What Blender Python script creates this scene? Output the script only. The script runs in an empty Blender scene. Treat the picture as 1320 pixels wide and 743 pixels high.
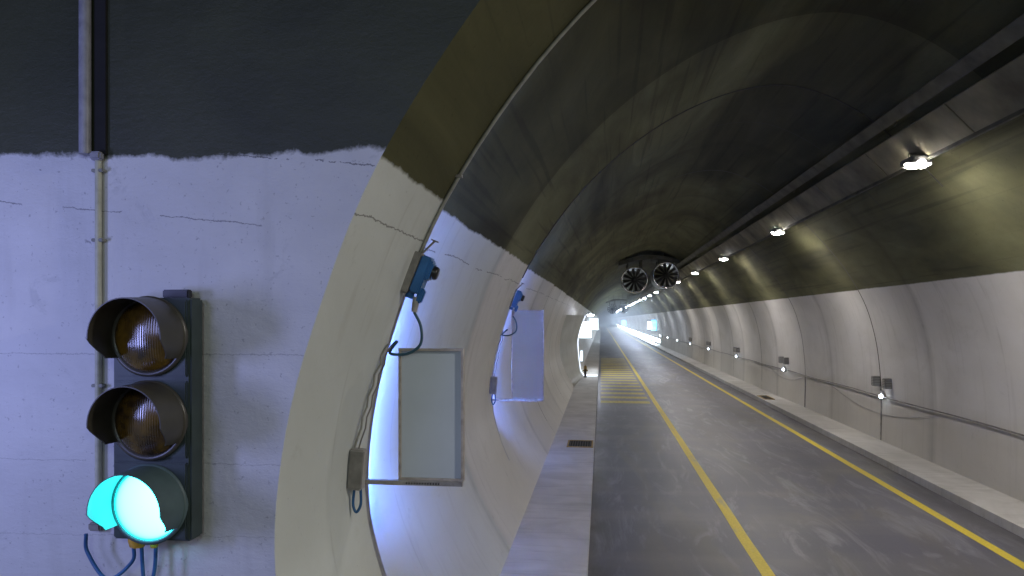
import bpy, bmesh, math, random
from mathutils import Vector, Matrix
random.seed(7)
R = math.radians
H = 3.27                      # camera height above the road
sc = bpy.context.scene
C = sc.collection

# ------------------------------------------------------------------ helpers
class MB:
    """collects shapes into one mesh"""
    def __init__(s): s.v = []; s.f = []; s.sm = []
    def quadstrip(s, A, B, closed=False, smooth=True):
        n = len(A); o = len(s.v); s.v += [tuple(p) for p in A] + [tuple(p) for p in B]
        for i in range(n if closed else n-1):
            j = (i+1) % n
            s.f.append((o+i, o+j, o+n+j, o+n+i)); s.sm.append(smooth)
        return s
    def grid(s, rows, closed=False, smooth=True):
        n = len(rows[0]); o = len(s.v)
        for r in rows: s.v += [tuple(p) for p in r]
        for k in range(len(rows)-1):
            for i in range(n if closed else n-1):
                j = (i+1) % n
                s.f.append((o+k*n+i, o+k*n+j, o+(k+1)*n+j, o+(k+1)*n+i)); s.sm.append(smooth)
        return s
    def poly(s, pts, smooth=False):
        o = len(s.v); s.v += [tuple(p) for p in pts]; s.f.append(tuple(range(o, o+len(pts)))); s.sm.append(smooth); return s
    def box(s, c, size, M=None, bevel=0.0):
        bm = bmesh.new(); bmesh.ops.create_cube(bm, size=1)
        for v in bm.verts: v.co = Vector((v.co.x*size[0], v.co.y*size[1], v.co.z*size[2]))
        if bevel > 0:
            bmesh.ops.bevel(bm, geom=list(bm.edges), offset=bevel, segments=2, affect='EDGES')
        T = Matrix.Translation(Vector(c)) @ (M if M is not None else Matrix())
        o = len(s.v); bm.verts.ensure_lookup_table()
        for v in bm.verts: s.v.append(tuple(T @ v.co))
        for f in bm.faces: s.f.append(tuple(o+v.index for v in f.verts)); s.sm.append(False)
        bm.free(); return s
    def tube(s, pts, r, seg=10, caps=True):
        pts = [Vector(p) for p in pts]; n = len(pts)
        rr = r if isinstance(r, (list, tuple)) else [r]*n
        t0 = (pts[1]-pts[0]).normalized()
        up = Vector((0,0,1)) if abs(t0.z) < .9 else Vector((1,0,0))
        u = t0.cross(up).normalized(); rings = []
        for i, p in enumerate(pts):
            t = (pts[min(i+1,n-1)]-pts[max(i-1,0)]).normalized()
            u = (u - t*u.dot(t)).normalized(); w = t.cross(u)
            rings.append([p + (u*math.cos(a)+w*math.sin(a))*rr[i] for a in [2*math.pi*k/seg for k in range(seg)]])
        s.grid(rings, closed=True)
        if caps: s.poly(list(reversed(rings[0]))); s.poly(rings[-1])
        return s
    def ring_y(s, profile, c, seg=40, a0=0, a1=2*math.pi, M=None, smooth=True):
        """lathe around the Y axis: profile = [(radius, y)]"""
        full = abs(a1-a0-2*math.pi) < 1e-6
        k = seg if full else seg+1
        rows = []
        for r, y in profile:
            rows.append([Vector((r*math.cos(a0+(a1-a0)*i/seg), y, r*math.sin(a0+(a1-a0)*i/seg))) for i in range(k)])
        T = Matrix.Translation(Vector(c)) @ (M if M is not None else Matrix())
        rows = [[T @ p for p in r] for r in rows]
        s.grid(rows, closed=full, smooth=smooth); return s
    def build(s, name, mat, parent=None, loc=None):
        me = bpy.data.meshes.new(name)
        off = Vector(loc) if loc is not None else Vector((0,0,0))
        if parent is not None:
            base = Vector((0,0,0)); p = parent
            while p is not None: base += p.location; p = p.parent
            off = base
        me.from_pydata([tuple(Vector(v)-off) for v in s.v], [], s.f); me.update()
        me.polygons.foreach_set('use_smooth', s.sm)
        me.materials.append(mat)
        o = bpy.data.objects.new(name, me); C.objects.link(o)
        if parent is not None: o.parent = parent
        elif loc is not None: o.location = off
        return o

def tag(o, label=None, cat=None, group=None, kind=None):
    if label: o['label'] = label
    if cat: o['category'] = cat
    if group: o['group'] = group
    if kind: o['kind'] = kind
    return o
def empty(name, loc, label=None, cat=None, group=None):
    o = bpy.data.objects.new(name, None); C.objects.link(o); o.location = loc; o.empty_display_size = .2
    return tag(o, label, cat, group)
def copy_tree(o, parent=None):
    c = o.copy(); C.objects.link(c)
    if parent is not None: c.parent = parent
    for ch in list(o.children): copy_tree(ch, c)
    return c
def smoothpts(pts, k=8):
    """Catmull-Rom through pts"""
    P = [Vector(p) for p in pts]; P = [2*P[0]-P[1]] + P + [2*P[-1]-P[-2]]; out = []
    for i in range(1, len(P)-2):
        a, b, c, d = P[i-1:i+3]
        for j in range(k):
            t = j/k
            out.append(.5*((2*b)+(c-a)*t+(2*a-5*b+4*c-d)*t*t+(3*b-a-3*c+d)*t**3))
    out.append(P[-2]); return out

# ------------------------------------------------------------------ materials
class NT:
    def __init__(s, name):
        s.m = bpy.data.materials.new(name); s.m.use_nodes = True; s.t = s.m.node_tree
        s.b = s.t.nodes['Principled BSDF']; s.c = None
    def n(s, typ, **kw):
        x = s.t.nodes.new(typ)
        for k, v in kw.items(): setattr(x, k, v)
        return x
    def l(s, a, b): s.t.links.new(a, b)
    def co(s):
        if s.c is None: s.c = s.n('ShaderNodeTexCoord').outputs['Object']
        return s.c
    def mapped(s, scale, rot=(0,0,0), loc=(0,0,0)):
        m = s.n('ShaderNodeMapping'); m.inputs['Scale'].default_value = scale
        m.inputs['Rotation'].default_value = rot; m.inputs['Location'].default_value = loc
        s.l(s.co(), m.inputs['Vector']); return m.outputs['Vector']
    def noise(s, scale, detail=4, vec=None, dist=0, rough=.55, col=False):
        n = s.n('ShaderNodeTexNoise'); n.inputs['Scale'].default_value = scale; n.inputs['Detail'].default_value = detail
        n.inputs['Distortion'].default_value = dist; n.inputs['Roughness'].default_value = rough
        s.l(vec if vec is not None else s.co(), n.inputs['Vector']); return n.outputs['Fac']
    def ramp(s, fac, stops, interp='LINEAR'):
        r = s.n('ShaderNodeValToRGB'); r.color_ramp.interpolation = interp
        el = r.color_ramp.elements
        while len(el) < len(stops): el.new(.5)
        for e, (p, c) in zip(el, stops):
            e.position = p; e.color = c if len(c) == 4 else (*c, 1)
        s.l(fac, r.inputs['Fac']); return r.outputs['Color']
    def rng(s, fac, a, b, c=0., d=1.):
        r = s.n('ShaderNodeMapRange'); s.l(fac, r.inputs['Value'])
        for k, v in zip(('From Min','From Max','To Min','To Max'), (a,b,c,d)): r.inputs[k].default_value = v
        return r.outputs['Result']
    def math(s, op, a, b=None, clamp=False):
        m = s.n('ShaderNodeMath', operation=op); m.use_clamp = clamp
        for i, x in enumerate((a, b)):
            if x is None: continue
            if isinstance(x, (int, float)): m.inputs[i].default_value = x
            else: s.l(x, m.inputs[i])
        return m.outputs[0]
    def mix(s, fac, a, b, blend='MIX'):
        m = s.n('ShaderNodeMix', data_type='RGBA', blend_type=blend)
        for i, x in ((0, fac), (6, a), (7, b)):
            if isinstance(x, (int, float)): m.inputs[i].default_value = x
            elif isinstance(x, tuple): m.inputs[i].default_value = x if len(x) == 4 else (*x, 1)
            else: s.l(x, m.inputs[i])
        return m.outputs[2]
    def xyz(s):
        x = s.n('ShaderNodeSeparateXYZ'); s.l(s.co(), x.inputs[0]); return x.outputs
    def bump(s, h, strength=.3, dist=.01):
        b = s.n('ShaderNodeBump'); b.inputs['Strength'].default_value = strength; b.inputs['Distance'].default_value = dist
        s.l(h, b.inputs['Height']); s.l(b.outputs['Normal'], s.b.inputs['Normal'])
    def done(s, col=None, rough=.6, metal=0., spec=.5):
        if isinstance(col, tuple): s.b.inputs['Base Color'].default_value = col if len(col) == 4 else (*col, 1)
        elif col is not None: s.l(col, s.b.inputs['Base Color'])
        if isinstance(rough, (int, float)): s.b.inputs['Roughness'].default_value = rough
        else: s.l(rough, s.b.inputs['Roughness'])
        s.b.inputs['Metallic'].default_value = metal; s.b.inputs['Specular IOR Level'].default_value = spec
        return s.m

def simple(name, col, rough=.5, metal=0., var=.25, scale=12, spec=.5, bump=0.):
    t = NT(name); f = t.noise(scale, 5)
    c = t.ramp(f, [(.3, tuple(x*(1-var) for x in col)), (.7, tuple(min(1, x*(1+var)) for x in col))])
    if bump: t.bump(f, bump, .004)
    return t.done(c, rough, metal, spec)
def emis(name, col, strength, base=(.8,.8,.8)):
    t = NT(name); t.done(base, .4)
    f = t.noise(3, 1)
    v = t.rng(f, 0, 1, .95, 1.05)
    t.b.inputs['Emission Color'].default_value = (*col, 1)
    t.l(t.math('MULTIPLY', v, strength), t.b.inputs['Emission Strength'])
    return t.m

def lining_material():
    t = NT('painted_lining'); X, Y, Z = t.xyz()
    wob = t.noise(.9, 5, rough=.65); fine = t.noise(6, 5)
    # paint line: lower on the right-hand side
    lvl = t.rng(X, 0, 6, H+.94, H+.68)
    d = t.math('SUBTRACT', Z, lvl)
    d = t.math('ADD', d, t.math('MULTIPLY', t.math('SUBTRACT', wob, .5), t.rng(X, 0, 4, .10, .03)))
    d = t.math('ADD', d, t.math('MULTIPLY', t.math('SUBTRACT', fine, .5), t.rng(X, 0, 4, .05, .015)))
    up = t.rng(d, -.012, .012)
    # white paint: dirtier towards the foot, long cloudy streaks around the vault
    cloud = t.noise(1, 5, t.mapped((.6,.35,.6)), dist=.6)
    white = t.ramp(cloud, [(.3,(.55,.535,.505)), (.7,(.68,.665,.64))])
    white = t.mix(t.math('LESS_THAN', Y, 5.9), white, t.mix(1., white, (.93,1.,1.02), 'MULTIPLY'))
    foot = t.rng(Z, H-1.7, H-2.3)
    white = t.mix(t.math('MULTIPLY', foot, .45), white, (.42,.39,.31))
    drip = t.noise(1, 4, t.mapped((3,5,.35)))
    white = t.mix(t.rng(drip, .56, .76, 0, .22), white, (.30,.28,.24))
    stain = t.noise(1, 6, t.mapped((2.5,2.5,2.5)), rough=.7)
    white = t.mix(t.rng(stain, .64, .72, 0, .22), white, (.25,.24,.2))
    white = t.mix(t.rng(t.noise(1, 7, t.mapped((1.1,.8,1.1), loc=(7,3,1)), rough=.78, dist=.8), .56, .68, 0, .22), white, (.36,.345,.30))
    white = t.mix(t.rng(t.noise(26, 4, rough=.7), .66, .73, 0, .45), white, (.2,.19,.17))
    seam = t.math('ABSOLUTE', t.math('SUBTRACT', t.math('FRACT', t.math('MULTIPLY', Y, 1/1.8)), .5))
    white = t.mix(t.math('MULTIPLY', t.rng(seam, .0, .012, .22, 0), t.rng(t.noise(1.5, 3), .4, .55)), white, (.25,.24,.21))
    # bare sooty concrete overhead
    c2 = t.noise(1, 6, t.mapped((.5,.16,.5)), dist=1.2, rough=.62)
    dark = t.ramp(c2, [(.3,(.068,.068,.037)), (.5,(.118,.117,.060)), (.72,(.19,.185,.10))])
    patch = t.noise(1, 3, t.mapped((.45,.09,.45),loc=(3,1,0)), dist=.5)
    dark = t.mix(t.rng(patch, .5, .62, 0, .65), dark, (.027,.026,.019))
    # form lines and pores of the casting
    lines = t.noise(1, 2, t.mapped((9,.15,9)))
    dark = t.mix(t.rng(lines, .58, .66, 0, .35), dark, (.030,.028,.020))
    # long dark smear in the shoulder crack of the left wall
    crack = t.math('SUBTRACT', Z, t.math('ADD', H+.63, t.math('MULTIPLY', t.math('SUBTRACT', wob, .5), .12)))
    cr = t.math('LESS_THAN', t.math('ABSOLUTE', t.math('ADD', crack, t.math('MULTIPLY', t.math('SUBTRACT', t.noise(9,6,rough=.8), .5), .06))), .005)
    cr = t.math('MULTIPLY', cr, t.math('LESS_THAN', X, 1.))
    cr = t.math('MULTIPLY', cr, t.math('GREATER_THAN', t.noise(1.3, 3), .44))
    white = t.mix(t.math('MULTIPLY', cr, .7), white, (.08,.075,.07))
    # every cast bay has a slightly different tone
    bay = t.math('FLOOR', t.math('MULTIPLY', t.math('SUBTRACT', Y, 5.8), 1/7.2))
    wn = t.n('ShaderNodeTexWhiteNoise', noise_dimensions='1D'); t.l(bay, wn.inputs['W'])
    k = t.rng(wn.outputs['Value'], 0, 1, .92, 1.08)
    # soot creeping away from each joint
    fr = t.math('FRACT', t.math('MULTIPLY', t.math('SUBTRACT', Y, 5.8), 1/7.2))
    nearj = t.math('ADD', t.rng(fr, 0, .05, 1, 0), t.rng(fr, .97, 1., 0, 1))
    dark = t.mix(t.rng(t.noise(1, 5, t.mapped((3.,.12,3.),loc=(2,2,9)), dist=.4), .5, .75, 0, .22), dark, (.17,.165,.10))
    dark = t.mix(t.rng(t.noise(18, 4, rough=.7), .62, .72, 0, .4), dark, (.02,.02,.015))
    dark = t.mix(t.math('LESS_THAN', Y, 5.9), dark, t.mix(1., dark, (.62,.62,.58), 'MULTIPLY'))  # first bay overhead darkened in colour to offset the lamp close to it
    col = t.mix(up, white, dark)
    g = t.n('ShaderNodeCombineColor'); 
    for q in range(3): t.l(k, g.inputs[q])
    col = t.mix(1., col, g.outputs[0], 'MULTIPLY')
    col = t.mix(t.math('MULTIPLY', t.math('MULTIPLY', nearj, .4), t.noise(2.5,4)), col, (.03,.028,.02))
    t.bump(t.math('ADD', t.math('MULTIPLY', cloud, .6), t.math('MULTIPLY', t.noise(14, 5), .08)), .35, .05)
    rough = t.rng(up, 0, 1, .55, .88)
    return t.done(col, rough, 0, .13)

def headwall_material():
    t = NT('headwall_paint'); X, Y, Z = t.xyz()
    wob = t.noise(1.1, 7, rough=.72)
    d = t.math('SUBTRACT', Z, H+.99)
    d = t.math('ADD', d, t.math('MULTIPLY', t.math('SUBTRACT', wob, .5), .30))
    up = t.rng(d, -.012, .02)
    cl = t.noise(1.2, 5, dist=.5)
    white = t.ramp(cl, [(.3,(.50,.50,.50)), (.7,(.62,.62,.61))])
    # boarding: wide rendered courses with faint lines
    def hline(z, wd, slope=0.):
        q = t.math('SUBTRACT', Z, t.math('ADD', t.math('MULTIPLY', X, slope), H+z))
        q = t.math('ADD', q, t.math('MULTIPLY', t.math('SUBTRACT', t.noise(4.5, 8, rough=.85), .5), .07))
        return t.math('LESS_THAN', t.math('ABSOLUTE', q), wd)
    for z, wd, sl, st, th in ((-.21,.0025,0,.4,.3), (.78,.0035,-.09,.8,.47), (.36,.003,-.1,.7,.47), (-.86,.002,.0,.35,.4), (-1.25,.002,.02,.3,.4)):
        msk = t.math('MULTIPLY', hline(z, wd, sl), t.math('GREATER_THAN', t.noise(1.9+z, 4), th))
        white = t.mix(t.math('MULTIPLY', msk, st), white, (.10,.10,.11))
    pores = t.noise(1, 6, t.mapped((5,5,9)), rough=.75)
    area = t.noise(1.1, 2, t.mapped((1,1,1), loc=(4,0,2)))
    pm = t.math('MULTIPLY', t.rng(pores, .655, .68), t.rng(area, .48, .56))
    white = t.mix(t.math('MULTIPLY', pm, .75), white, (.09,.09,.10))
    smear = t.noise(1, 4, t.mapped((.7,1,3)))
    chip = t.noise(1, 7, t.mapped((2.2,2,3.4), loc=(1,5,3)), rough=.75, dist=.6)
    white = t.mix(t.rng(chip, .60, .66, 0, .35), white, (.36,.37,.37))
    white = t.mix(t.rng(t.noise(38, 3), .66, .72, 0, .5), white, (.2,.2,.21))
    white = t.mix(t.rng(t.noise(1, 5, t.mapped((5,5,.7))), .56, .74, 0, .3), white, (.35,.35,.33))
    white = t.mix(t.rng(smear, .55, .75, 0, .25), white, (.42,.43,.42))
    dk = t.ramp(t.noise(.8, 5, dist=.8), [(.3,(.030,.034,.018)), (.7,(.050,.055,.028))])
    col = t.mix(up, white, dk)
    t.bump(t.math('ADD', t.math('MULTIPLY', wob, .5), t.math('MULTIPLY', pores, .5)), .5, .03)
    return t.done(col, .55, 0, .4)

def asphalt_material():
    t = NT('asphalt'); X, Y, Z = t.xyz()
    grit = t.noise(60, 3); patch = t.noise(1, 5, t.mapped((.35,.09,1)), dist=1.6)
    c = t.ramp(patch, [(.3,(.070,.068,.094)), (.5,(.110,.105,.134)), (.72,(.185,.176,.19))])
    c = t.mix(t.rng(t.noise(1, 4, t.mapped((.5,.12,1),loc=(9,4,0)), dist=2), .52, .66, 0, .55), c, (.165,.148,.115))
    # pale dust dragged by turning wheels
    dust = t.noise(1, 7, t.mapped((1.3,.25,1), rot=(0,0,R(18))), dist=2.5, rough=.7)
    c = t.mix(t.rng(dust, .52, .68, 0, .75), c, (.27,.27,.30))
    # wet-looking darker gutters beside both kerbs and darker blotches on the left lane
    g1 = t.rng(X, 5.78, 6.0, 0, 1); c = t.mix(t.math('MULTIPLY', g1, .55), c, (.05,.048,.047))
    g2 = t.math('MULTIPLY', t.rng(X, .35, .0, 0, 1), t.rng(t.noise(1, 4, t.mapped((2,.8,1))), .42, .6)); c = t.mix(t.math('MULTIPLY', g2, .7), c, (.045,.04,.034))
    g3 = t.rng(X, 2.1, 1.5, 0, 1); c = t.mix(t.math('MULTIPLY', g3, .35), c, (.055,.055,.066))
    # transverse bands
    b = t.noise(1, 3, t.mapped((.06,.75,1))); c = t.mix(t.rng(b, .5, .66, 0, .35), c, (.18,.172,.16))
    c = t.mix(t.rng(grit, .5, .75, 0, .3), c, (.2,.2,.2))
    c = t.mix(t.rng(t.noise(140, 2), .55, .7, 0, .35), c, (.03,.03,.03))
    trk = t.math('ABSOLUTE', t.math('SUBTRACT', t.math('ABSOLUTE', t.math('SUBTRACT', X, 3.85)), .85))
    c = t.mix(t.math('MULTIPLY', t.rng(trk, .35, .05, 0, .35), t.noise(1,3,t.mapped((1,.1,1)))), c, (.045,.045,.052))
    t.bump(t.math('ADD', grit, patch), .25, .01)
    return t.done(c, t.rng(patch, .3, .7, .38, .58), 0, .5)

def walkway_material():
    t = NT('walkway_concrete'); X, Y, Z = t.xyz()
    a = t.noise(1, 5, t.mapped((1.2,.8,1)), dist=1)
    c = t.ramp(a, [(.3,(.44,.425,.395)), (.7,(.58,.565,.535))])
    st = t.noise(1, 5, t.mapped((.8,6,1)), dist=.8)
    c = t.mix(t.rng(st, .5, .72, 0, .35), c, (.25,.24,.21))
    c = t.mix(t.rng(t.noise(1, 4, t.mapped((.3,.14,1),loc=(2,7,0))), .48, .66, 0, .35), c, (.28,.27,.23))
    c = t.mix(t.rng(t.noise(40, 3), .62, .78, 0, .15), c, (.2,.2,.18))
    t.bump(t.noise(25, 5), .3, .01)
    return t.done(c, .75, 0, .3)

def paint_line_material():
    t = NT('yellow_road_paint')
    w = t.noise(30, 4); w2 = t.noise(1, 4, t.mapped((3,.7,1)))
    c = t.ramp(w, [(.3,(.62,.47,.03)), (.7,(.80,.62,.06))])
    c = t.mix(t.rng(w2, .55, .72, 0, .65), c, (.40,.36,.22))
    return t.done(c, .55)

M = dict(
    lining=lining_material(), headwall=headwall_material(), asphalt=asphalt_material(), walkway=walkway_material(),
    yellow=paint_line_material(),
    joint=simple('joint_dirt', (.06,.055,.045), .8), darkjoint=simple('soot_line', (.04,.04,.03), .8),
    palejoint=simple('pale_conduit', (.33,.33,.28), .55),
    pipe=simple('dirty_pvc', (.21,.21,.18), .6), pipe_y=simple('yellowed_pvc', (.40,.40,.30), .5),
    groove=simple('groove_black', (.008,.008,.008), .9),
    pipe_white=simple('white_pipe', (.26,.26,.29), .45),
    housing=simple('signal_housing', (.030,.045,.042), .5, scale=6),
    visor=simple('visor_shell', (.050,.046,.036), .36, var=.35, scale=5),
    visor_lit_tint=simple('visor_shell_lit_tint', (.07,.11,.115), .5, var=.2, scale=5),  # hood of the lit lens: its teal glow is put into the colour
    steel=simple('zinc_steel', (.42,.40,.37), .38, .8, scale=20),
    frame=simple('sign_frame', (.42,.38,.34), .42, .35, scale=14),
    panel=simple('sign_panel_blank', (.47,.53,.60), .5, var=.05, scale=2),
    panel2=simple('sign_panel_far', (.42,.41,.36), .5, var=.05, scale=2),
    tray_paint=simple('lamp_case_dark', (.09,.088,.08), .6), yellow_worn=simple('worn_yellow_paint', (.50,.40,.09), .6, var=.45, scale=9),
    greybox=simple('grey_box', (.34,.325,.31), .5, scale=10), warmgrey=simple('warm_grey_case', (.20,.19,.175), .5),
    blue=simple('blue_case', (.022,.115,.32), .38, var=.2, scale=9),
    black=simple('black_plastic', (.012,.012,.014), .35),
    cable_blue=simple('blue_cable', (.02,.10,.25), .45), cable_teal=simple('teal_cable', (.02,.07,.10), .45),
    cable=simple('grey_cable', (.15,.14,.13), .6), conduit_brown=simple('dull_conduit', (.26,.245,.22), .6),
    tray=simple('concrete_coloured_tray', (.17,.155,.095), .9, var=.5, scale=1.2), traydark=simple('tray_dark', (.085,.082,.055), .8, var=.4, scale=3),
    gland=simple('yellow_gland', (.52,.30,.03), .5, scale=30),
    fancase=simple('fan_casing', (.16,.16,.15), .4, .6), fanrim=simple('fan_rim', (.5,.5,.5), .25, .9), fanblade=simple('fan_blade', (.012,.012,.011), .5),
    iron=simple('cast_iron', (.045,.038,.028), .6, .3), rust=simple('ochre_paint', (.30,.19,.05), .6),
    lamp_case=simple('lamp_case', (.30,.30,.32), .35, .5),
    E_lamp=emis('lamp_glass', (1.,.94,.90), 480), E_lamp_far=emis('lamp_glass_far', (.80,.87,1.), 640),
    E_led=emis('led_glass', (.75,.85,1.), 30), E_strip=emis('strip_glass', (.66,.82,1.), 55), E_lamp_deep=emis('lamp_glass_deep', (.58,.72,1.), 1350),
    E_white=emis('lit_sign_white', (.75,.9,1.), 1.8), E_blue=emis('lit_sign_blue', (.05,.5,1.), 3.2),
    E_arch=emis('arch_tube_glass', (.72,.82,1.), 2.0), E_edge=emis('edge_tube_glass', (.14,.28,1.), 1100.), E_edge_dim=emis('edge_tube_glass_dim', (.16,.28,1.), 75.),
)
def lens_unlit():
    t = NT('amber_lens_glass'); X, Y, Z = t.xyz()
    w = t.n('ShaderNodeTexWave'); w.inputs['Scale'].default_value = 22; w.inputs['Distortion'].default_value = .3
    t.l(t.co(), w.inputs['Vector'])
    c = t.ramp(t.noise(7, 3), [(.35,(.02,.011,.004)), (.65,(.13,.07,.006))])
    t.bump(w.outputs['Fac'], .15, .004)
    return t.done(c, .16, 0, .8)
def lens_green():
    t = NT('green_lens_lit'); t.done((.1,.6,.6), .3)
    lw = t.n('ShaderNodeLayerWeight'); lw.inputs['Blend'].default_value = .45
    c = t.ramp(lw.outputs['Facing'], [(.03,(.066,1,1)), (.3,(.045,.95,1)), (.6,(.008,.85,1)), (.9,(.0,.75,.95))])
    t.l(c, t.b.inputs['Emission Color']); t.b.inputs['Emission Strength'].default_value = 14.
    return t.m
def louvre():
    t = NT('louvre_grey'); X,Y,Z = t.xyz()
    q = t.math('FRACT', t.math('MULTIPLY', Z, 24)); b = t.rng(q, .45, .55)
    return t.done(t.mix(b, (.11,.105,.09), (.26,.25,.23)), .6)
M['louvre'] = louvre()
M['lens'] = lens_unlit(); M['lens_green'] = lens_green()

# ------------------------------------------------------------------ tunnel shape
raw = [(-1.12,-3.27),(-1.32,-2.98),(-1.55,-2.6),(-1.77,-2.1),(-1.91,-1.5),(-1.87,-.8),(-1.68,-.05),(-1.27,.94),(-.52,2.03),(.4,2.92),(1.45,3.58),(2.5,3.92),(3.4,3.88),(4.4,3.36),
       (5.4,2.38),(6.2,1.42),(6.73,.5),(7.0,-.35),(7.13,-1.2),(7.18,-2.1),(7.17,-2.75),(7.16,-3.27)]
prof = [Vector((p.x, p.y)) for p in smoothpts([(x,z,0) for x,z in raw], 5)]
NRM = []
for i in range(len(prof)):
    a = prof[max(i-1,0)]; b = prof[min(i+1,len(prof)-1)]; t_ = (b-a).normalized(); NRM.append(Vector((-t_.y, t_.x)))   # outward
def pp(i, off=0.): return prof[i] + NRM[i]*off
def ring(y, off=0., i0=0, i1=None, hug=False):
    i1 = len(prof)-1 if i1 is None else i1
    if hug: return [Vector((pp(i,off).x, y, pp(i,off).y+H)) for i in range(i0, i1+1)]
    out = []
    for i in range(i0, i1+1):
        w = max(0., min(1., (prof[i].y+2.7)/1.7)); w = w*w*(3-2*w)*(1 if abs(off) < .05 else max(0., min(1., (5.6-prof[i].x)/2.2))); q = pp(i, off*w); out.append(Vector((q.x, y, q.y+H)))
    return out
def at_z(z, side='L'):
    idx = range(len(prof)) if side == 'L' else range(len(prof)-1,-1,-1)
    return min((i for i in idx if (prof[i].x < 2.5) == (side == 'L')), key=lambda i: abs(prof[i].y-z))
YH, YA, YB = 4.2, 5.9, 13.0
STEP = 7.2
JOINTS = [YB+STEP*k for k in range(1, 30)]
YEND = 620

lining = empty('tunnel_lining', (2.6, YH, 0), 'vaulted tunnel lining, white painted up to shoulder height and dark sooty concrete above', 'tunnel lining')
mb = MB()
def seg(stations):
    mb.grid([ring(y, o) for y, o in stations])
seg([(YH,0),(5.0,0),(YA,0)])
SA = .095
seg([(YA,.0),(YA,SA)])
seg([(YA,SA),(7.5,SA*.80),(10,SA*.42),(YB,0)])
seg([(YB,0),(YB,SA)])
seg([(YB,SA),(15,SA*.72),(17.6,SA*.35),(JOINTS[0],0)])
for a, b in zip(JOINTS, JOINTS[1:]+[YEND]): seg([(a,.03),((a+b)/2,.02),(b,0)])
mb.build('vault', M['lining'], lining)
for k, y in enumerate(JOINTS[:24]):
    w = .026 if k < 6 else .045
    j = MB().grid([ring(y-w, -.004), ring(y+w, -.004)]); j.build('joint', M['joint'], lining)
ic0, ic1 = at_z(1.6), at_z(2.2,'R')
MB().grid([ring(15.6-.012,SA*.63,ic0,ic1), ring(15.6+.012,SA*.63,ic0,ic1)]).build('ceiling_crack', M['darkjoint'], lining)
# pale bead along the second edge
MB().tube(ring(YB-.02, -.008, at_z(.7), at_z(2.2,'R')), .010, 6).build('edge_bead', M['joint'], lining)
# lay-by cavern around and behind the viewpoint
def outer(i):
    p = prof[i]; return Vector((7.2-(7.2-p.x)*1.45, -3.27+(p.y+3.27)*1.18))
mb = MB()
mb.grid([[Vector((outer(i).x, y, outer(i).y+H)) for i in range(len(prof))] for y in (YH,-3,-10,-18,-26)])
mb.build('lay_by_vault', M['lining'], lining)
hw = MB().grid([ring(YH), [Vector((outer(i).x, YH, outer(i).y+H)) for i in range(len(prof))]], smooth=False).build('headwall', M['headwall'])
tag(hw, 'flat concrete end wall carrying the traffic signal, bluish white below and near black above', 'wall')

# ------------------------------------------------------------------ ground
def sheet(name, x0, x1, y0, y1, z, mat, n=1):
    o = MB().poly([(x0,y0,z),(x1,y0,z),(x1,y1,z),(x0,y1,z)]).build(name, mat); return tag(o, kind='structure')
sheet('road', -6.0, 6.5, -26, YEND, 0, M['asphalt'])
tag(MB().poly([(-1.5,YH,.15),(-.17,YH,.15),(-.17,YEND,.15),(-1.5,YEND,.15)]).poly([(-.17,YH,0),(-.17,YEND,0),(-.17,YEND,.15),(-.17,YH,.15)])
    .poly([(-1.5,YH,0),(-.17,YH,0),(-.17,YH,.15),(-1.5,YH,.15)]).build('left_walkway', M['walkway']), kind='structure')
tag(MB().poly([(6.26,-26,.15),(7.4,-26,.15),(7.4,YEND,.15),(6.26,YEND,.15)]).poly([(6.26,-26,0),(6.26,-26,.15),(6.26,YEND,.15),(6.26,YEND,0)])
    .build('right_walkway', M['walkway']), kind='structure')
def line(x, w, y0, y1, name):
    m = MB(); y = y0; rows = []
    while y < y1:
        j = random.uniform(-.006,.006); rows.append([(x-w/2+j, y, .004), (x+w/2+j, y, .004)]); y += 1.5 if y < 60 else 30
    m.grid(rows, smooth=False); tag(m.build(name, M['yellow']), kind='structure')
line(2.115, .17, -20, 500, 'left_yellow_line'); line(5.56, .16, -20, 500, 'right_yellow_line')
m = MB(); y = 29.4
while y < 64:
    x1 = 1.9; m.poly([(-.02,y,.004),(x1,y-.06,.004),(x1,y+.74,.004),(-.02,y+.8,.004)]); y += 1.75
tag(m.build('hatched_marking', M['yellow_worn']), kind='structure')
MBend = MB().poly([(-8,YEND-1,-1),(9,YEND-1,-1),(9,YEND-1,9),(-8,YEND-1,9)])
MBend.build('far_closing_wall', M['joint'], lining)

# ------------------------------------------------------------------ ceiling tray, lamps, fans
tr = empty('ceiling_tray', (4.6, 4.5, H+2.8), 'long concrete coloured cable tray running under the vault beside the row of lamps', 'cable tray')
ia, ib = at_z(3.02,'R'), at_z(2.45,'R')
A = Vector((4.52, 2.86)); B = Vector((4.90, 2.46))
n2 = Vector((.69,.72))
m = MB(); YT0, YT1 = 4.5, 330
def bar(m, a, b, th, y0, y1):
    nn = Vector((-(b-a).y, (b-a).x)).normalized()*th
    q = [a, b, b+nn, a+nn]
    m.grid([[Vector((p.x, y, p.y+H)) for p in q] for y in (y0, y1)], closed=True, smooth=False)
    m.poly([(p.x, y0, p.y+H) for p in q]); m.poly([(p.x, y1, p.y+H) for p in reversed(q)])
y = YT0
while y < 130:
    bar(m, A, B, .05, y, y+2.97); y += 3.0
bar(m, A, B, .05, y, YT1)
m.build('tray_bottom', M['tray'], tr)
m = MB(); bar(m, B+Vector((.004,-.06)), B+Vector((.055,.12)), .03, YT0, YT1); m.build('tray_side', M['traydark'], tr)
m = MB(); bar(m, A+Vector((-.26,.24)), A+Vector((-.12,.11)), .03, YT0, YT1); m.build('second_tray', M['traydark'], tr)
for k in range(16):
    yy = 6.0 + k*6
    m = MB(); m.tube([(4.45,yy,H+2.95),(4.62,yy,H+3.35)], .012, 6)
    m.build('hanger', M['traydark'], tr)

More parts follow.
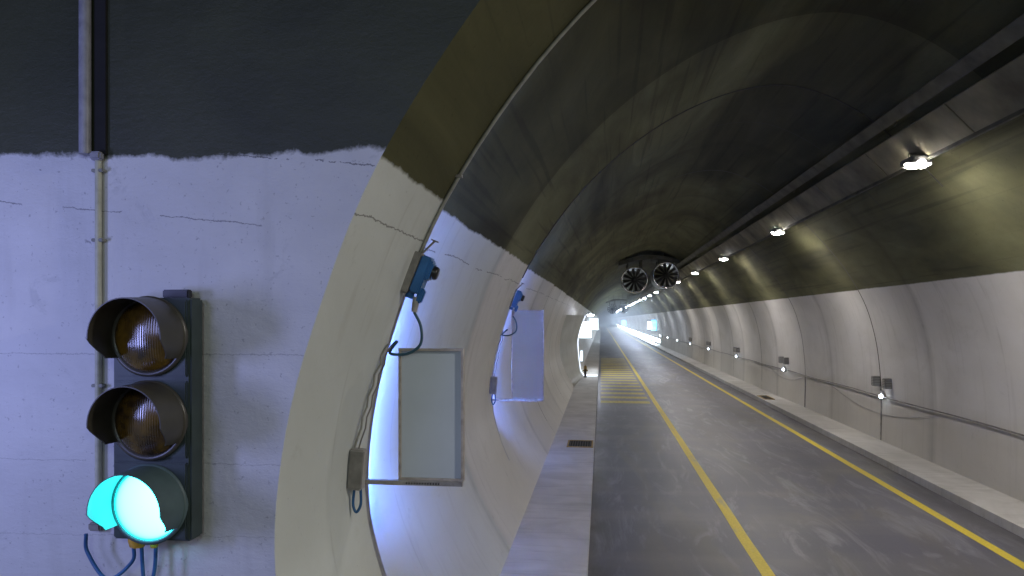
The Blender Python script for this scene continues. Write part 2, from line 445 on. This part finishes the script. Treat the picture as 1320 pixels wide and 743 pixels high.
def make_lamp(mat):
    r = empty('tunnel_lamp', (0,0,0))
    m = MB(); m.box((0,0,.075), (.36,.54,.13), bevel=.025); m.box((.172,0,-.005),(.012,.48,.05)); m.build('lamp_case', M['tray_paint'], r)  # narrow skirt added to the case to hold light off the nearby wall
    m = MB(); rows = []
    for k in range(3):
        a = k/2*math.pi/2; s = math.cos(a)+.25
        rows.append([Vector((.15*s*math.cos(t), .24*s*math.sin(t), .04-.075*math.sin(a))) for t in [2*math.pi*i/8 for i in range(8)]])
    m.grid(rows, closed=True); m.poly(rows[-1]); m.build('lamp_glass', mat, r)
    m = MB(); m.tube([(-.12,0,.12),(-.12,0,.22),(-.115,0,.23),(.115,0,.23),(.12,0,.22),(.12,0,.12)], .010, 6); m.build('lamp_bracket', M['traydark'], r)
    return r
near = make_lamp(M['E_lamp']); far = make_lamp(M['E_lamp_far']); deep = make_lamp(M['E_lamp_deep'])
LS = 9.06; Y0L = 12.1
where = ['nearest lamp under the ceiling tray, large white glow','second ceiling lamp from the viewer, above the far end of the right wall joint','third ceiling lamp, showing a bright crescent of its glass','fourth ceiling lamp along the tray','fifth ceiling lamp, just right of the large fans','sixth ceiling lamp, at the lower right rim of the right fan','seventh ceiling lamp, below the right fan']
nl = 0
for k in range(-3, 34):
    y = Y0L + LS*k
    if k < 0: continue
    src = near if k < 6 else far if k < 10 else deep
    if k in (0, 6, 10): o = src
    else: o = copy_tree(src)
    o.location = (4.80, y, H+2.36); o.scale = (.85,.85,.85)
    o['category'] = 'lamp'; o['group'] = 'lamps along the ceiling tray'
    o['label'] = where[k] if k < len(where) else 'small distant white lamp in the merging row of lamps under the ceiling tray'
# lamps over the lay-by, behind the viewpoint, that light this end
for x, y, z in ((-2.9,-4.2,2.6),(-2.6,-12,2.6)):
    pass

def fan(cx, cz, y, scale=1.):
    r = empty('jet_fan', (cx, y, H+cz))
    s = scale; c = (cx, y, H+cz); R0 = .74*s
    MB().ring_y([(R0*.93,0.0),(R0*.93,2.6*s),(R0*.98,2.6*s),(R0*.98,0.06)], c, 36).build('fan_casing', M['fancase'], r)
    rim = MB().ring_y([(R0*.92,.10),(R0*.92,-.02),(R0*1.0,-.05),(R0*1.04,.0),(R0*1.04,.12),(R0*.98,.12)], c, 36); rim.build('fan_rim', M['fanrim'], r)
    MB().ring_y([(.001,-.04),(R0*.12,-.03),(R0*.24,.05),(R0*.25,.5)], c, 24).build('fan_hub', M['fanblade'], r)
    for k in range(12):
        a = 2*math.pi*(k+.25)/12; b = MB()
        u = Vector((math.cos(a),0,math.sin(a))); v = Vector((-math.sin(a),0,math.cos(a))); base = Vector(c)
        r0, r1 = R0*.22, R0*.90; w0, w1 = R0*.055, R0*.125
        pts = []
        for t, w in ((r0,w0),(r0+(r1-r0)*.5,(w0+w1)*.56),(r1*.97,w1),(r1,w1*.8)): pts.append((t,w))
        L = [base+u*t+v*w+Vector((0,.08,0)) for t,w in pts]; Rr = [base+u*t-v*w+Vector((0,.16,0)) for t,w in pts]
        b.quadstrip(L, Rr); b.build('blade', M['fanblade'], r)
    for sx in (-.4,.4):
        for yy in (.35, 2.0):
            MB().box((cx+sx*s, y+yy*s, H+cz+.92*s), (.09,.14,.55*s)).build('fan_bracket', M['traydark'], r)
    return r
def fanset(y, xs, zs, top, s, labs, grp):
    for (x, z, lb) in zip(xs, zs, labs):
        f = fan(x, z, y, s); tag(f, lb, 'fan', grp)
    return
fanset(43.5, (1.92,3.70), (2.29,2.55), 3.1, 1., ('large round jet fan with dark blades, left of the near pair','large round jet fan with bright crescent rim, right of the near pair'), 'near pair of jet fans')
fanset(113., (1.65,3.35), (1.60,1.66), 3.1, 1.0, ('distant jet fan under the vault, left of the small pair','distant jet fan under the vault, right of the small pair touching the lamp row'), 'distant pair of jet fans')
def fan_frame(y, x0, x1, z, bulge, lab):
    pts = [Vector((x0+(x1-x0)*i/14, 0, z + bulge*math.sin(math.pi*i/14)-(.0 if i<9 else 0))) for i in range(15)]
    r = empty('fan_frame', ((x0+x1)/2, y, H+z), lab, 'fan frame')
    m = MB(); rows = []
    for yy in (-.15, 3.0):
        rows.append([(p.x, y+yy, H+p.z) for p in pts])
    m.grid(rows, smooth=False)
    m.grid([[(p.x, y-.15, H+p.z) for p in pts], [(p.x, y-.15, H+p.z+.22) for p in pts]], smooth=False)
    m.grid([[(p.x, y+3, H+p.z+.22) for p in pts], [(p.x, y-.15, H+p.z+.22) for p in pts]], smooth=False)
    m.build('carrier_plate', M['traydark'], r)
    for t in (.12,.32,.5,.68,.88):
        x = x0+(x1-x0)*t
        MB().tube([(x,y+.3,H+z+.3),(x,y+.3,H+4.0)], .03, 6).build('hanger', M['traydark'], r)
fan_frame(43.5, 1.0, 4.75, 3.1, .38, 'dark arched carrier plate above the two large fans')
fan_frame(113., .7, 4.4, 2.45, .4, 'dark arched carrier plate above the two distant small fans')

# ------------------------------------------------------------------ right wall: cable, LEDs, boxes
iw = at_z(-1.97,'R')
xw = prof[iw].x
cab = MB().tube([(xw-.035, y, H-1.97 + .012*math.sin(y*.9)) for y in [i*1.5-6 for i in range(0, 180)]], .016, 6).build('wall_cable', M['cable'])
tag(cab, 'dark grey cable pinned along the right wall through the small guide lights', 'cable')
def sag(y0, y1, dz, name, lab):
    pts = []
    for i in range(17):
        t = i/16; z = -2.02-dz*4*t*(1-t); j = at_z(z,'R'); pts.append((prof[j].x-.012, y0+(y1-y0)*t, H+z))
    tag(MB().tube(pts, .007, 5).build(name, M['greybox']), lab, 'cable')
sag(16.8, 24.5, .42, 'loose_cable', 'thin pale loose cable sagging below the wall cable around the nearest guide light')
sag(27.5, 33., .3, 'loose_cable', 'thin pale loose cable sagging near the second guide light')
def make_led():
    r = empty('guide_light', (0,0,0))
    m = MB(); m.box((.03,0,.0),(.10,.22,.12),bevel=.02); m.box((.02,0,.10),(.06,.10,.10),bevel=.01); m.build('light_case', M['greybox'], r)
    m = MB()
    rows = []
    for k in range(5):
        a = k/4*math.pi/2; rows.append([Vector((-.02-.05*math.sin(a), -.04+.075*math.cos(a)*math.cos(t), .055*math.cos(a)*math.sin(t))) for t in [2*math.pi*i/12 for i in range(12)]])
    m.grid(rows, closed=True); m.build('light_glass', M['E_led'], r)
    return r
def make_plate():
    r = empty('wall_box', (0,0,0))
    MB().box((.0,0,0),(.18,.20,.26),bevel=.012).build('box_case', M['warmgrey'], r)
    MB().box((-.092,0,0),(.008,.17,.23),bevel=.003).build('side_grille', M['louvre'], r)
    m = MB().box((0,-.102,0),(.15,.008,.23),bevel=.003)
    m.build('grille', M['louvre'], r)
    return r
led0 = make_led(); box0 = make_plate(); nm = ['nearest','second','third','fourth','fifth','sixth','seventh','eighth']
for k in range(-1, 8):
    y = 20.0 + 10.25*k
    o = led0 if k == -1 else copy_tree(led0)
    o.location = (xw-.07, y, H-1.96)
    if k == -1: led0.location = (xw-.07, 9.7, H-1.96)
    tag(o, 'small bright guide light on the right wall cable, %s from the viewer' % nm[k] if k >= 0 else 'small guide light on the right wall cable just outside the right edge', 'guide light', 'guide lights along the right wall')
    if k >= 0 and k < 5:
        for q, dy in enumerate((.05, -.72)):
            b = box0 if (k == 0 and q == 0) else copy_tree(box0)
            b.location = (xw-.08, y+dy+.3, H-1.60)
            tag(b, 'small grey louvred box on the right wall, %s one above the %s guide light' % (('left','right')[q], nm[k]), 'wall box', 'pairs of small boxes above the guide lights')
# vertical conduit beside the joint at the nearest guide light
for k, j in enumerate(JOINTS[:2]):
    pts = [(prof[at_z(-3.1+i*.12,'R')].x-.014, j-.02, H-3.1+i*.12) for i in range(12 if k == 0 else 10)]
    tag(MB().tube(pts, .022, 6).build('wall_conduit', M['conduit_brown']), ('thin vertical conduit rising from the right walkway beside the nearest guide light','thin vertical conduit rising from the right walkway to the second guide light')[k], 'conduit')
# LED wall strips far down the right wall
st0 = None
for k in range(26):
    y = 92 + k*9.
    if st0 is None:
        st0 = empty('strip_light', (0,0,0))
        MB().box((.05,0,0),(.06,8.2,.46),bevel=.01).build('strip_case', M['lamp_case'], st0)
        MB().box((.0,0,0),(.06,8.1,.36),bevel=.01).build('strip_glass', M['E_strip'], st0)
        o = st0
    else: o = copy_tree(st0)
    o.location = (7.05, y+4, H-2.62)
    tag(o, 'nearest and largest glowing strip low on the far right wall' if k == 0 else 'glowing white strip low on the far right wall, merging with its neighbours', 'strip light', 'glowing strips low on the far right wall' )

# lit blue sign at the far right
def sign_box(x, y, z, w, h, split, lab, name='lit_sign', post=True):
    r = empty(name, (x, y, H+z), lab, 'sign')
    MB().box((x, y+.06, H+z), (w+.08,.1,h+.08), bevel=.01).build('sign_case', M['lamp_case'], r)
    if split < 1: MB().box((x+w*split/2, y, H+z), (w*(1-split),.03,h)).build('blue_face', M['E_blue'], r)
    if split > 0: MB().box((x-w*(1-split)/2, y-.003, H+z), (w*split,.03,h*(1 if split==1 else .75))).build('white_face', M['E_white'], r)
    return r
sign_box(6.45, 97, -.75, 1.15, 1.35, .45, 'blue and white lit sign standing out from the far right wall')
sign_box(6.45, 215, -.95, 1.3, 1.5, .0, 'tiny blue lit sign deep in the tunnel on the right')

# ------------------------------------------------------------------ far left lit portal
YP = 41.
arch_raw = [(-.22,-3.06),(-.95,-3.06),(-1.12,-2.8),(-1.21,-2.2),(-1.27,-1.5),(-1.27,-1.1),(-1.12,-.45),(-.86,.22)]
ap = smoothpts([(x, YP-.06, H+z) for x, z in arch_raw[1:]], 5)
po = empty('lit_portal', (-1.2, YP, .15), 'curved portal outlined by a white light tube on the far left wall', 'portal')
MB().tube([(-.22,YP-.06,H-3.06)]+ap, .035, 8).build('outline_tube', M['E_arch'], po)
rows = []
for t in [0,.15,.35,.6,.8,1]:
    row = []
    for p in ap:
        z = max(p.z-H, -3.1); i = at_z(z); e = Vector((prof[i].x+.004 if z > -2.95 else -1.2, 34.5, p.z)); q = Vector((p.x, YP, p.z))
        w = t*t*(3-2*t); row.append(Vector((e.x+(q.x-e.x)*w, e.y+(q.y-e.y)*t, p.z)))
    rows.append(row)
MB().grid(rows).build('portal_jamb', M['lining'], po)
sg = sign_box(-.93, YP+3, -.62, .72, .95, 1., 'bright white lit panel inside the portal on the far left')
sg2 = sign_box(-.60, 64., -.4, .75, 1.0, 1., 'narrow white lit panel beyond the portal, near the vanishing point')
sg3 = sign_box(-1.12, YP+2, -2.1, .14, .6, 1., 'small glowing pale box low inside the portal')
hy = empty('hydrant', (-.85, 38+3, .15), 'small ochre hydrant post on the far left walkway', 'hydrant')
hy.location = (-.85, 40.3, .15)
MB().tube([(-.85,40.3,.15),(-.85,40.3,.2),(-.85,40.3,.2),(-.85,40.3,.62),(-.85,40.3,.72),(-.85,40.3,.78)], [.10,.10,.06,.07,.05,.01], 10).build('post', M['iron'], hy)
MB().tube([(-.98,40.3,.52),(-.72,40.3,.52)], .045, 8).build('outlet', M['rust'], hy)
MB().tube([(-.85,40.3,.6),(-.85,40.3,.74),(-.85,40.3,.80)], [.085,.08,.02], 10).build('cap', M['rust'], hy)
fl = make_lamp(M['E_lamp_far']); fl.location = (-.62, 44, H+.25); tag(fl, 'single small lamp at the far left shoulder of the vault above the portal', 'lamp')

# ------------------------------------------------------------------ grates
def grate(x0, x1, y0, y1, lab):
    r = empty('drain_grate', ((x0+x1)/2, (y0+y1)/2, .154), lab, 'drain grate')
    m = MB(); w = .04; z = .16
    for (a,b,c,d) in ((x0,x1,y0,y0+w),(x0,x1,y1-w,y1),(x0,x0+w,y0+w,y1-w),(x1-w,x1,y0+w,y1-w)):
        m.box(((a+b)/2,(c+d)/2,z),(b-a,d-c,.024))
    m.build('grate_frame', M['rust'], r)
    m = MB(); n = 9
    for i in range(n):
        x = x0+w+(x1-x0-2*w)*(i+.5)/n; m.box((x,(y0+y1)/2,z-.002),(.018,y1-y0-2*w,.018))
    m.build('grate_bars', M['iron'], r)
    MB().poly([(x0,y0,.154),(x1,y0,.154),(x1,y1,.154),(x0,y1,.154)]).build('pit_shade', M['groove'], r)  # flat black sheet stands for the shade below the bars
grate(-.84,-.20,18.2,19.2,'dark rusty drain grate let into the left walkway')
grate(6.32,6.72,30.0,31.4,'dark drain grate on the right walkway beside the kerb')

# ------------------------------------------------------------------ headwall pipe
hp = empty('drop_pipe', (-2.98, YH, 1.9), 'vertical pipe with dark groove running down the end wall behind the signal', 'pipe')
MB().tube([(-3.10,YH-.035,H+1.0),(-3.10,YH-.035,H+3.3)], .034, 12).build('upper_pipe', M['pipe_white'], hp)
MB().box((-3.015,YH-.01,H+2.15),(.075,.02,2.3)).build('groove', M['groove'], hp)
MB().tube([(-3.02,YH-.025,H+.98),(-3.02,YH-.025,H-1.22)], .02, 10).build('lower_pipe', M['pipe_y'], hp)
for z in (.9,.48,-.4,-1.1): MB().box((-3.02,YH-.022,H+z),(.075,.04,.02),bevel=.004).build('clip', M['pipe'], hp)
MB().box((-3.02,YH-.04,H+.985),(.07,.05,.05),bevel=.01).build('socket', M['pipe_white'], hp)

# ------------------------------------------------------------------ traffic signal
SX, SY, SW, SH_ = -2.578, 4.02, .48, 1.40      # centre x, front face y, width, height
SZ = H-.575
ts = empty('traffic_signal', (SX, SY, SZ), 'three lens traffic signal with hooded lenses, lowest lens glowing cyan green', 'traffic signal')
m = MB(); m.box((SX,SY+.07,SZ),(SW,.14,SH_),bevel=.012); m.build('housing', M['housing'], ts)
m = MB()
for dz in (.4667,0,-.4667): m.box((SX,SY-.006,SZ+dz),(SW-.03,.02,SH_/3-.025),bevel=.008)
m.build('door_panel', M['housing'], ts)
MB().box((SX+.10,SY+.10,SZ+SH_/2+.025),(.16,.05,.05),bevel=.006).build('top_bracket', M['black'], ts)
MB().box((SX+.10,SY+.14,SZ-SH_/2-.015),(.14,.05,.03),bevel=.006).build('bottom_bracket', M['black'], ts)
def visor(cz, mat):
    """hood: tube open at the bottom, its lower edges cut back"""
    m = MB(); r = .225; L = .255; n = 40
    inner, outer_, fi, fo = [], [], [], []
    a0, a1 = R(-34), R(214)
    ai = [a0+(a1-a0)*i/n for i in range(n+1)]
    def lip(a):
        s = math.sin(a)
        return L if s > -.08 else L*(1 - min(1, (-.08-s)/.42)*.40)
    rows = []
    for rr in (r, r-.006):
        back = [Vector((SX+rr*math.cos(a), SY-.012, cz+rr*math.sin(a))) for a in ai]
        front = [Vector((SX+rr*.965*math.cos(a), SY-lip(a), cz+rr*.965*math.sin(a))) for a in ai]
        rows.append((back, front))
    m.grid([rows[0][0], rows[0][1]]); m.grid([rows[0][1], rows[1][1]], smooth=False); m.grid([rows[1][1], rows[1][0]])
    for k in (0,-1): m.poly([rows[0][0][k],rows[0][1][k],rows[1][1][k],rows[1][0][k]])
    v = m.build('visor', mat, ts)
    # base collar all round
    MB().ring_y([(.227,-.0),(.232,-.035),(.215,-.042),(.203,-.03)], (SX,SY,cz), 40).build('collar', mat, ts)
def lens(cz, mat, name='lens'):
    m = MB(); prof_l = [(.203*math.sin(a)*1.0+1e-4, -.028-.06*math.cos(a)) for a in [R(5+ i*85/8) for i in range(9)]]
    m.ring_y([(.001,-.088)]+prof_l, (SX,SY,cz), 36); return m.build(name, mat, ts)
zc = [SZ+.478, SZ-.005, SZ-.485]
for z, mat in zip(zc, (M['visor'],M['visor'],M['visor_lit_tint'])): visor(z, mat)
lens(zc[0], M['lens']); lens(zc[1], M['lens'])
tag(lens(zc[2], M['lens_green']), 'glowing cyan green lowest lens')
# glands and cables under the signal
zb = SZ-SH_/2
for x, rr in ((SX-.145,.035),(SX-.12,.05),(SX-.02,.028)):
    MB().tube([(x,SY+.06,zb),(x,SY+.06,zb-.025),(x,SY+.06,zb-.06)], [rr,rr,rr*.72], 8).build('cable_gland', M['gland'], ts)
def loop(x0, z0, x1, z1, dip, mat, name, lab, y=SY+.06, r=.011):
    pts = smoothpts([(x0,y,z0),(x0+.01,y,(z0-dip*.55)),((x0+x1)/2,y-.02,min(z0,z1)-dip),(x1-.01,y,z1-dip*.5),(x1,y,z1)], 8)
    return MB().tube(pts, r, 8)
loop(-3.03, H-1.27, SX-.15, zb-.05, .20, None, '', '').build('signal_cable', M['cable_blue'], ts)
loop(SX-.10, zb-.05, SX-.01, zb-.05, .30, None, '', '').build('signal_cable', M['cable_blue'], ts)
MB().box((-3.03,YH-.03,H-1.25),(.08,.05,.05),bevel=.01).build('cable_clamp', M['warmgrey'], ts)

# ------------------------------------------------------------------ first edge: pipe, detector, junction box, sign panel
def wx(z): return prof[at_z(z)].x
ap_i0, ap_i1 = at_z(.62), at_z(3.0,'R')
pa = empty('arch_conduit', (wx(.9), YA-.05, H+.9), 'pale conduit following the vault edge from the blue detector up over the ceiling', 'conduit')
MB().tube(ring(YA-.04, -.020, ap_i0, ap_i1), .016, 8).build('conduit', M['pipe'], pa)
for k in range(ap_i0+3, ap_i1, 9):
    p = pp(k, -.02); MB().box((p.x, YA-.04, p.y+H), (.05,.05,.02)).build('clip', M['warmgrey'], pa)
def edge_set(Y, lab, n, dx, pz1, pz0, px0, px1, conduit_to):
    # camera-like detector
    z = .36; x = wx(z)
    tilt = Matrix.Rotation(R(22), 4, 'Y')
    bx_, by_, bz = (-1.46 if n == 0 else -1.50)+.0, Y-.06, H+.36
    d = empty('detector', (bx_, by_, bz), 'blue cased detector with grey back plate and black eye on %s wall edge' % lab, 'detector')
    def T(c): return Vector((bx_,by_,bz)) + tilt.to_3x3() @ Vector(c)
    s = 1.
    m = MB(); m.box(T((-.055,0,0)), (.085,.16,.34), tilt, .008); m.build('back_plate', M['warmgrey'], d)
    m = MB(); m.box(T((.035,0,.01)), (.085,.15,.31), tilt, .012); m.box(T((.085,0,.06)), (.04,.13,.16), tilt, .014); m.build('case', M['blue'], d)
    # lens barrel pointing inwards
    rows = []
    for q, rr in ((.09,.055),(.135,.055),(.15,.045),(.15,.001)):
        rows.append([T((q, .01+rr*math.cos(a), .06+rr*math.sin(a))) for a in [2*math.pi*i/16 for i in range(16)]])
    MB().grid(rows, closed=True).build('eye', M['black'], d)
    p = T((-.03,0,.17)); q = T((.03,0,.30)); MB().tube([p,q], .009, 6).box(q, (.06,.03,.012), tilt).build('mast', M['warmgrey'], d)
    m = MB(); m.box(T((.085,0,-.15)), (.055,.06,.12), tilt, .012); m.tube([T((.0,0,-.15)),T((.0,0,-.20))], .035, 8); m.build('bracket', M['blue'], d)
    g0 = T((.06,0,-.17)); g1 = T((.085,0,-.29)); MB().tube([g0,g1],[.030,.024],10).build('cable_gland', M['greybox'], d)
    e = Vector((-1.66, Y-.07, H-.20))
    pts = smoothpts([g1, g1+Vector((.055,0,-.12)), g1+Vector((.05,0,-.26)), g1+Vector((-.06,0,-.335)), g1+Vector((-.20,0,-.33)), e+Vector((.03,0,.02)), e], 8)
    MB().tube(pts, .012, 8).build('cable', M['cable_teal'], d)
    # junction box with thin conduits
    jz = -1.14
    jx = wx(jz)+.055; YJ = Y-.40 if n == 0 else Y-.25
    b = empty('junction_box', (jx, YJ, H+jz), 'grey junction box with looped cable on %s wall edge' % lab, 'junction box')
    tl = Matrix.Rotation(R(5), 4, 'Y')
    MB().box((jx,YJ,H+jz),(.12,.10,.31),tl,.012).build('case', M['greybox'], b)
    MB().box((jx+.005,YJ-.056,H+jz),(.10,.012,.28),tl,.004).build('lid', M['warmgrey'], b)
    pts = [Vector((wx(-1.02+i*.08)+.03, YJ+(Y-.06-YJ)*i/10, H-1.0+i*.08)) for i in range(11)]
    MB().tube(pts, .008, 6).build('conduit', M['pipe'], b)
    MB().tube([p+Vector((.035,0,0)) for p in pts], .006, 6).build('conduit', M['cable'], b)
    pts = smoothpts([(jx-.02,YJ,H+jz-.15),(jx-.03,YJ,H+jz-.27),(jx-.005,YJ,H+jz-.33),(jx+.03,YJ,H+jz-.27),(jx+.03,YJ,H+jz-.15)], 6)
    MB().tube(pts, .011, 8).build('cable', M['cable_blue'], b)
    # sign panel seen from its back, standing out from the wall
    cx, cz = (px0+px1)/2, (pz0+pz1)/2; w, h = px1-px0, pz1-pz0
    p = empty('sign_panel', (cx, Y+.02, H+cz), 'blank grey back of a framed sign panel standing out from %s wall edge' % lab, 'sign panel')
    MB().box((cx,Y+.04,H+cz),(w-.04,.04,h-.04)).build('panel', M['panel'] if n == 0 else M['panel2'], p)
    m = MB(); f = .020
    m.box((px0+f/2,Y+.03,H+cz),(f,.075,h)); m.box((px1-f/2,Y+.03,H+cz),(f,.075,h))
    m.box((cx,Y+.03,H+pz1-f/2),(w-2*f,.073,f)); m.box((cx,Y+.03,H+pz0+f/2),(w-2*f,.073,f)); m.build('frame', M['frame'], p)
    MB().box(((wx(pz0)+px1)/2,Y-.03,H+pz0-.012),(px1-wx(pz0),.045,.035)).build('bracket_arm', M['steel'], p)
    if n == 0:
        m = MB()
        for k in range(13): m.box((px0+.08+k*.022,Y-.055,H+pz0-.012),(.009,.006,.012))
        m.build('slots', M['groove'], p)
    return p
edge_set(YA, 'the nearer', 0, 0, -.235, -1.305, -1.635, -1.10, 0)
edge_set(YB, 'the second', 1, 0, .16, -1.40, -1.565, -1.0, 0)
# light tubes tucked behind both edges
def edge_tube(Y, rec, segs, lab):
    r = empty('edge_light', (-1.95, Y+.05, H-1), lab, 'light tube')
    i0, i1 = at_z(-2.95), at_z(segs[-1][1]+.1)
    MB().grid([ring(Y+.001, .004, i0, i1, True), ring(Y+.105, .004, i0, i1, True)]).build('shield', M['lamp_case'], r)  # unseen lip added to keep the tube's light on the recessed wall
    for z0, z1, mat in segs:
        i0, i1 = at_z(z0), at_z(z1)
        MB().tube(ring(Y+.05, .030, i0, i1, True), .016, 4).build('tube', mat, r)
edge_tube(YA, .13, ((-2.5,-1.5,M['E_edge_dim']),(-1.45,.15,M['E_edge']),(.2,2.0,M['E_edge_dim'])), 'blue white light tube hidden behind the nearer wall edge, glowing onto the wall')
edge_tube(YB, .12, ((-2.0,-1.3,M['E_edge_dim']),(-1.25,.5,M['E_edge']),(.55,2.4,M['E_edge_dim'])), 'blue white light tube hidden behind the second wall edge, glowing onto the vault')

# ------------------------------------------------------------------ lights of the lay-by: lamps out of view, plus two added fills
def area(name, loc, rot, size, power, col):
    d = bpy.data.lights.new(name, 'AREA'); d.shape = 'RECTANGLE'; d.size, d.size_y = size; d.energy = power; d.color = col
    o = bpy.data.objects.new(name, d); C.objects.link(o); o.location = loc; o.rotation_euler = rot; return o
def aim(o, tgt): o.rotation_euler = (Vector(tgt)-o.location).to_track_quat('-Z','Y').to_euler(); return o
aim(area('lay_by_light', (-5.0,1.6,H-.15), (0,0,0), (.5,1.2), 62, (.36,.41,1.)), (-2.4,YH,H-.4))
aim(area('added_headwall_fill', (-4.2,-3.6,H+1.4), (0,0,0), (2.4,2.4), 140, (.40,.45,1.)), (-3.2,YH,H))  # added frontal fill that softens the signal's shadow on the headwall
for y, e in ((3.0,420),(-6.0,130)):
    aim(area('ceiling_light', (4.7,y,H+2.35), (0,0,0), (.3,.5), e*.62, (1.,.94,.85)), (3.4,y+1.,0))
aim(area('added_fill_light', (1.,-5.,H+3.), (0,0,0), (1.,1.), 105, (.62,.80,.78)), (0,6,0.))  # added greenish fill for the near walls, not a lamp of the place

# thin hanging haze in the long tunnel beyond the fans
hz = MB().box((2.6,(48+600)/2,H-.0),(11,552,9)).build('haze', M['joint'])
hm = bpy.data.materials.new('haze_air'); hm.use_nodes = True; nt = hm.node_tree
nt.nodes.remove(nt.nodes['Principled BSDF']); vs = nt.nodes.new('ShaderNodeVolumeScatter'); vs.inputs['Density'].default_value = .0068; vs.inputs['Color'].default_value = (.75,.85,1,1)
nt.links.new(vs.outputs[0], nt.nodes['Material Output'].inputs['Volume']); hz.data.materials[0] = hm
tag(hz, kind='structure')
# ------------------------------------------------------------------ world, camera
w = bpy.data.worlds.new('World'); sc.world = w; w.use_nodes = True
bg = w.node_tree.nodes['Background']; bg.inputs[0].default_value = (.3,.36,.5,1); bg.inputs[1].default_value = .05
cd = bpy.data.cameras.new('camera'); cam = bpy.data.objects.new('camera', cd); C.objects.link(cam)
cam.location = (0,0,H); cam.rotation_euler = (R(90),0,math.atan(115/960))
cd.sensor_width = 36; cd.lens = 960/1320*36; cd.shift_y = (412-371.5)/1320; cd.clip_start = .05; cd.clip_end = 3000
sc.camera = cam
sc.view_settings.view_transform = 'Standard'; sc.view_settings.look = 'None'; sc.view_settings.exposure = 0
sc.render.engine = 'CYCLES'
sc.cycles.use_denoising = True; sc.cycles.max_bounces = 4; sc.cycles.diffuse_bounces = 3; sc.cycles.glossy_bounces = 2; sc.cycles.volume_bounces = 0
sc.cycles.sample_clamp_indirect = 6
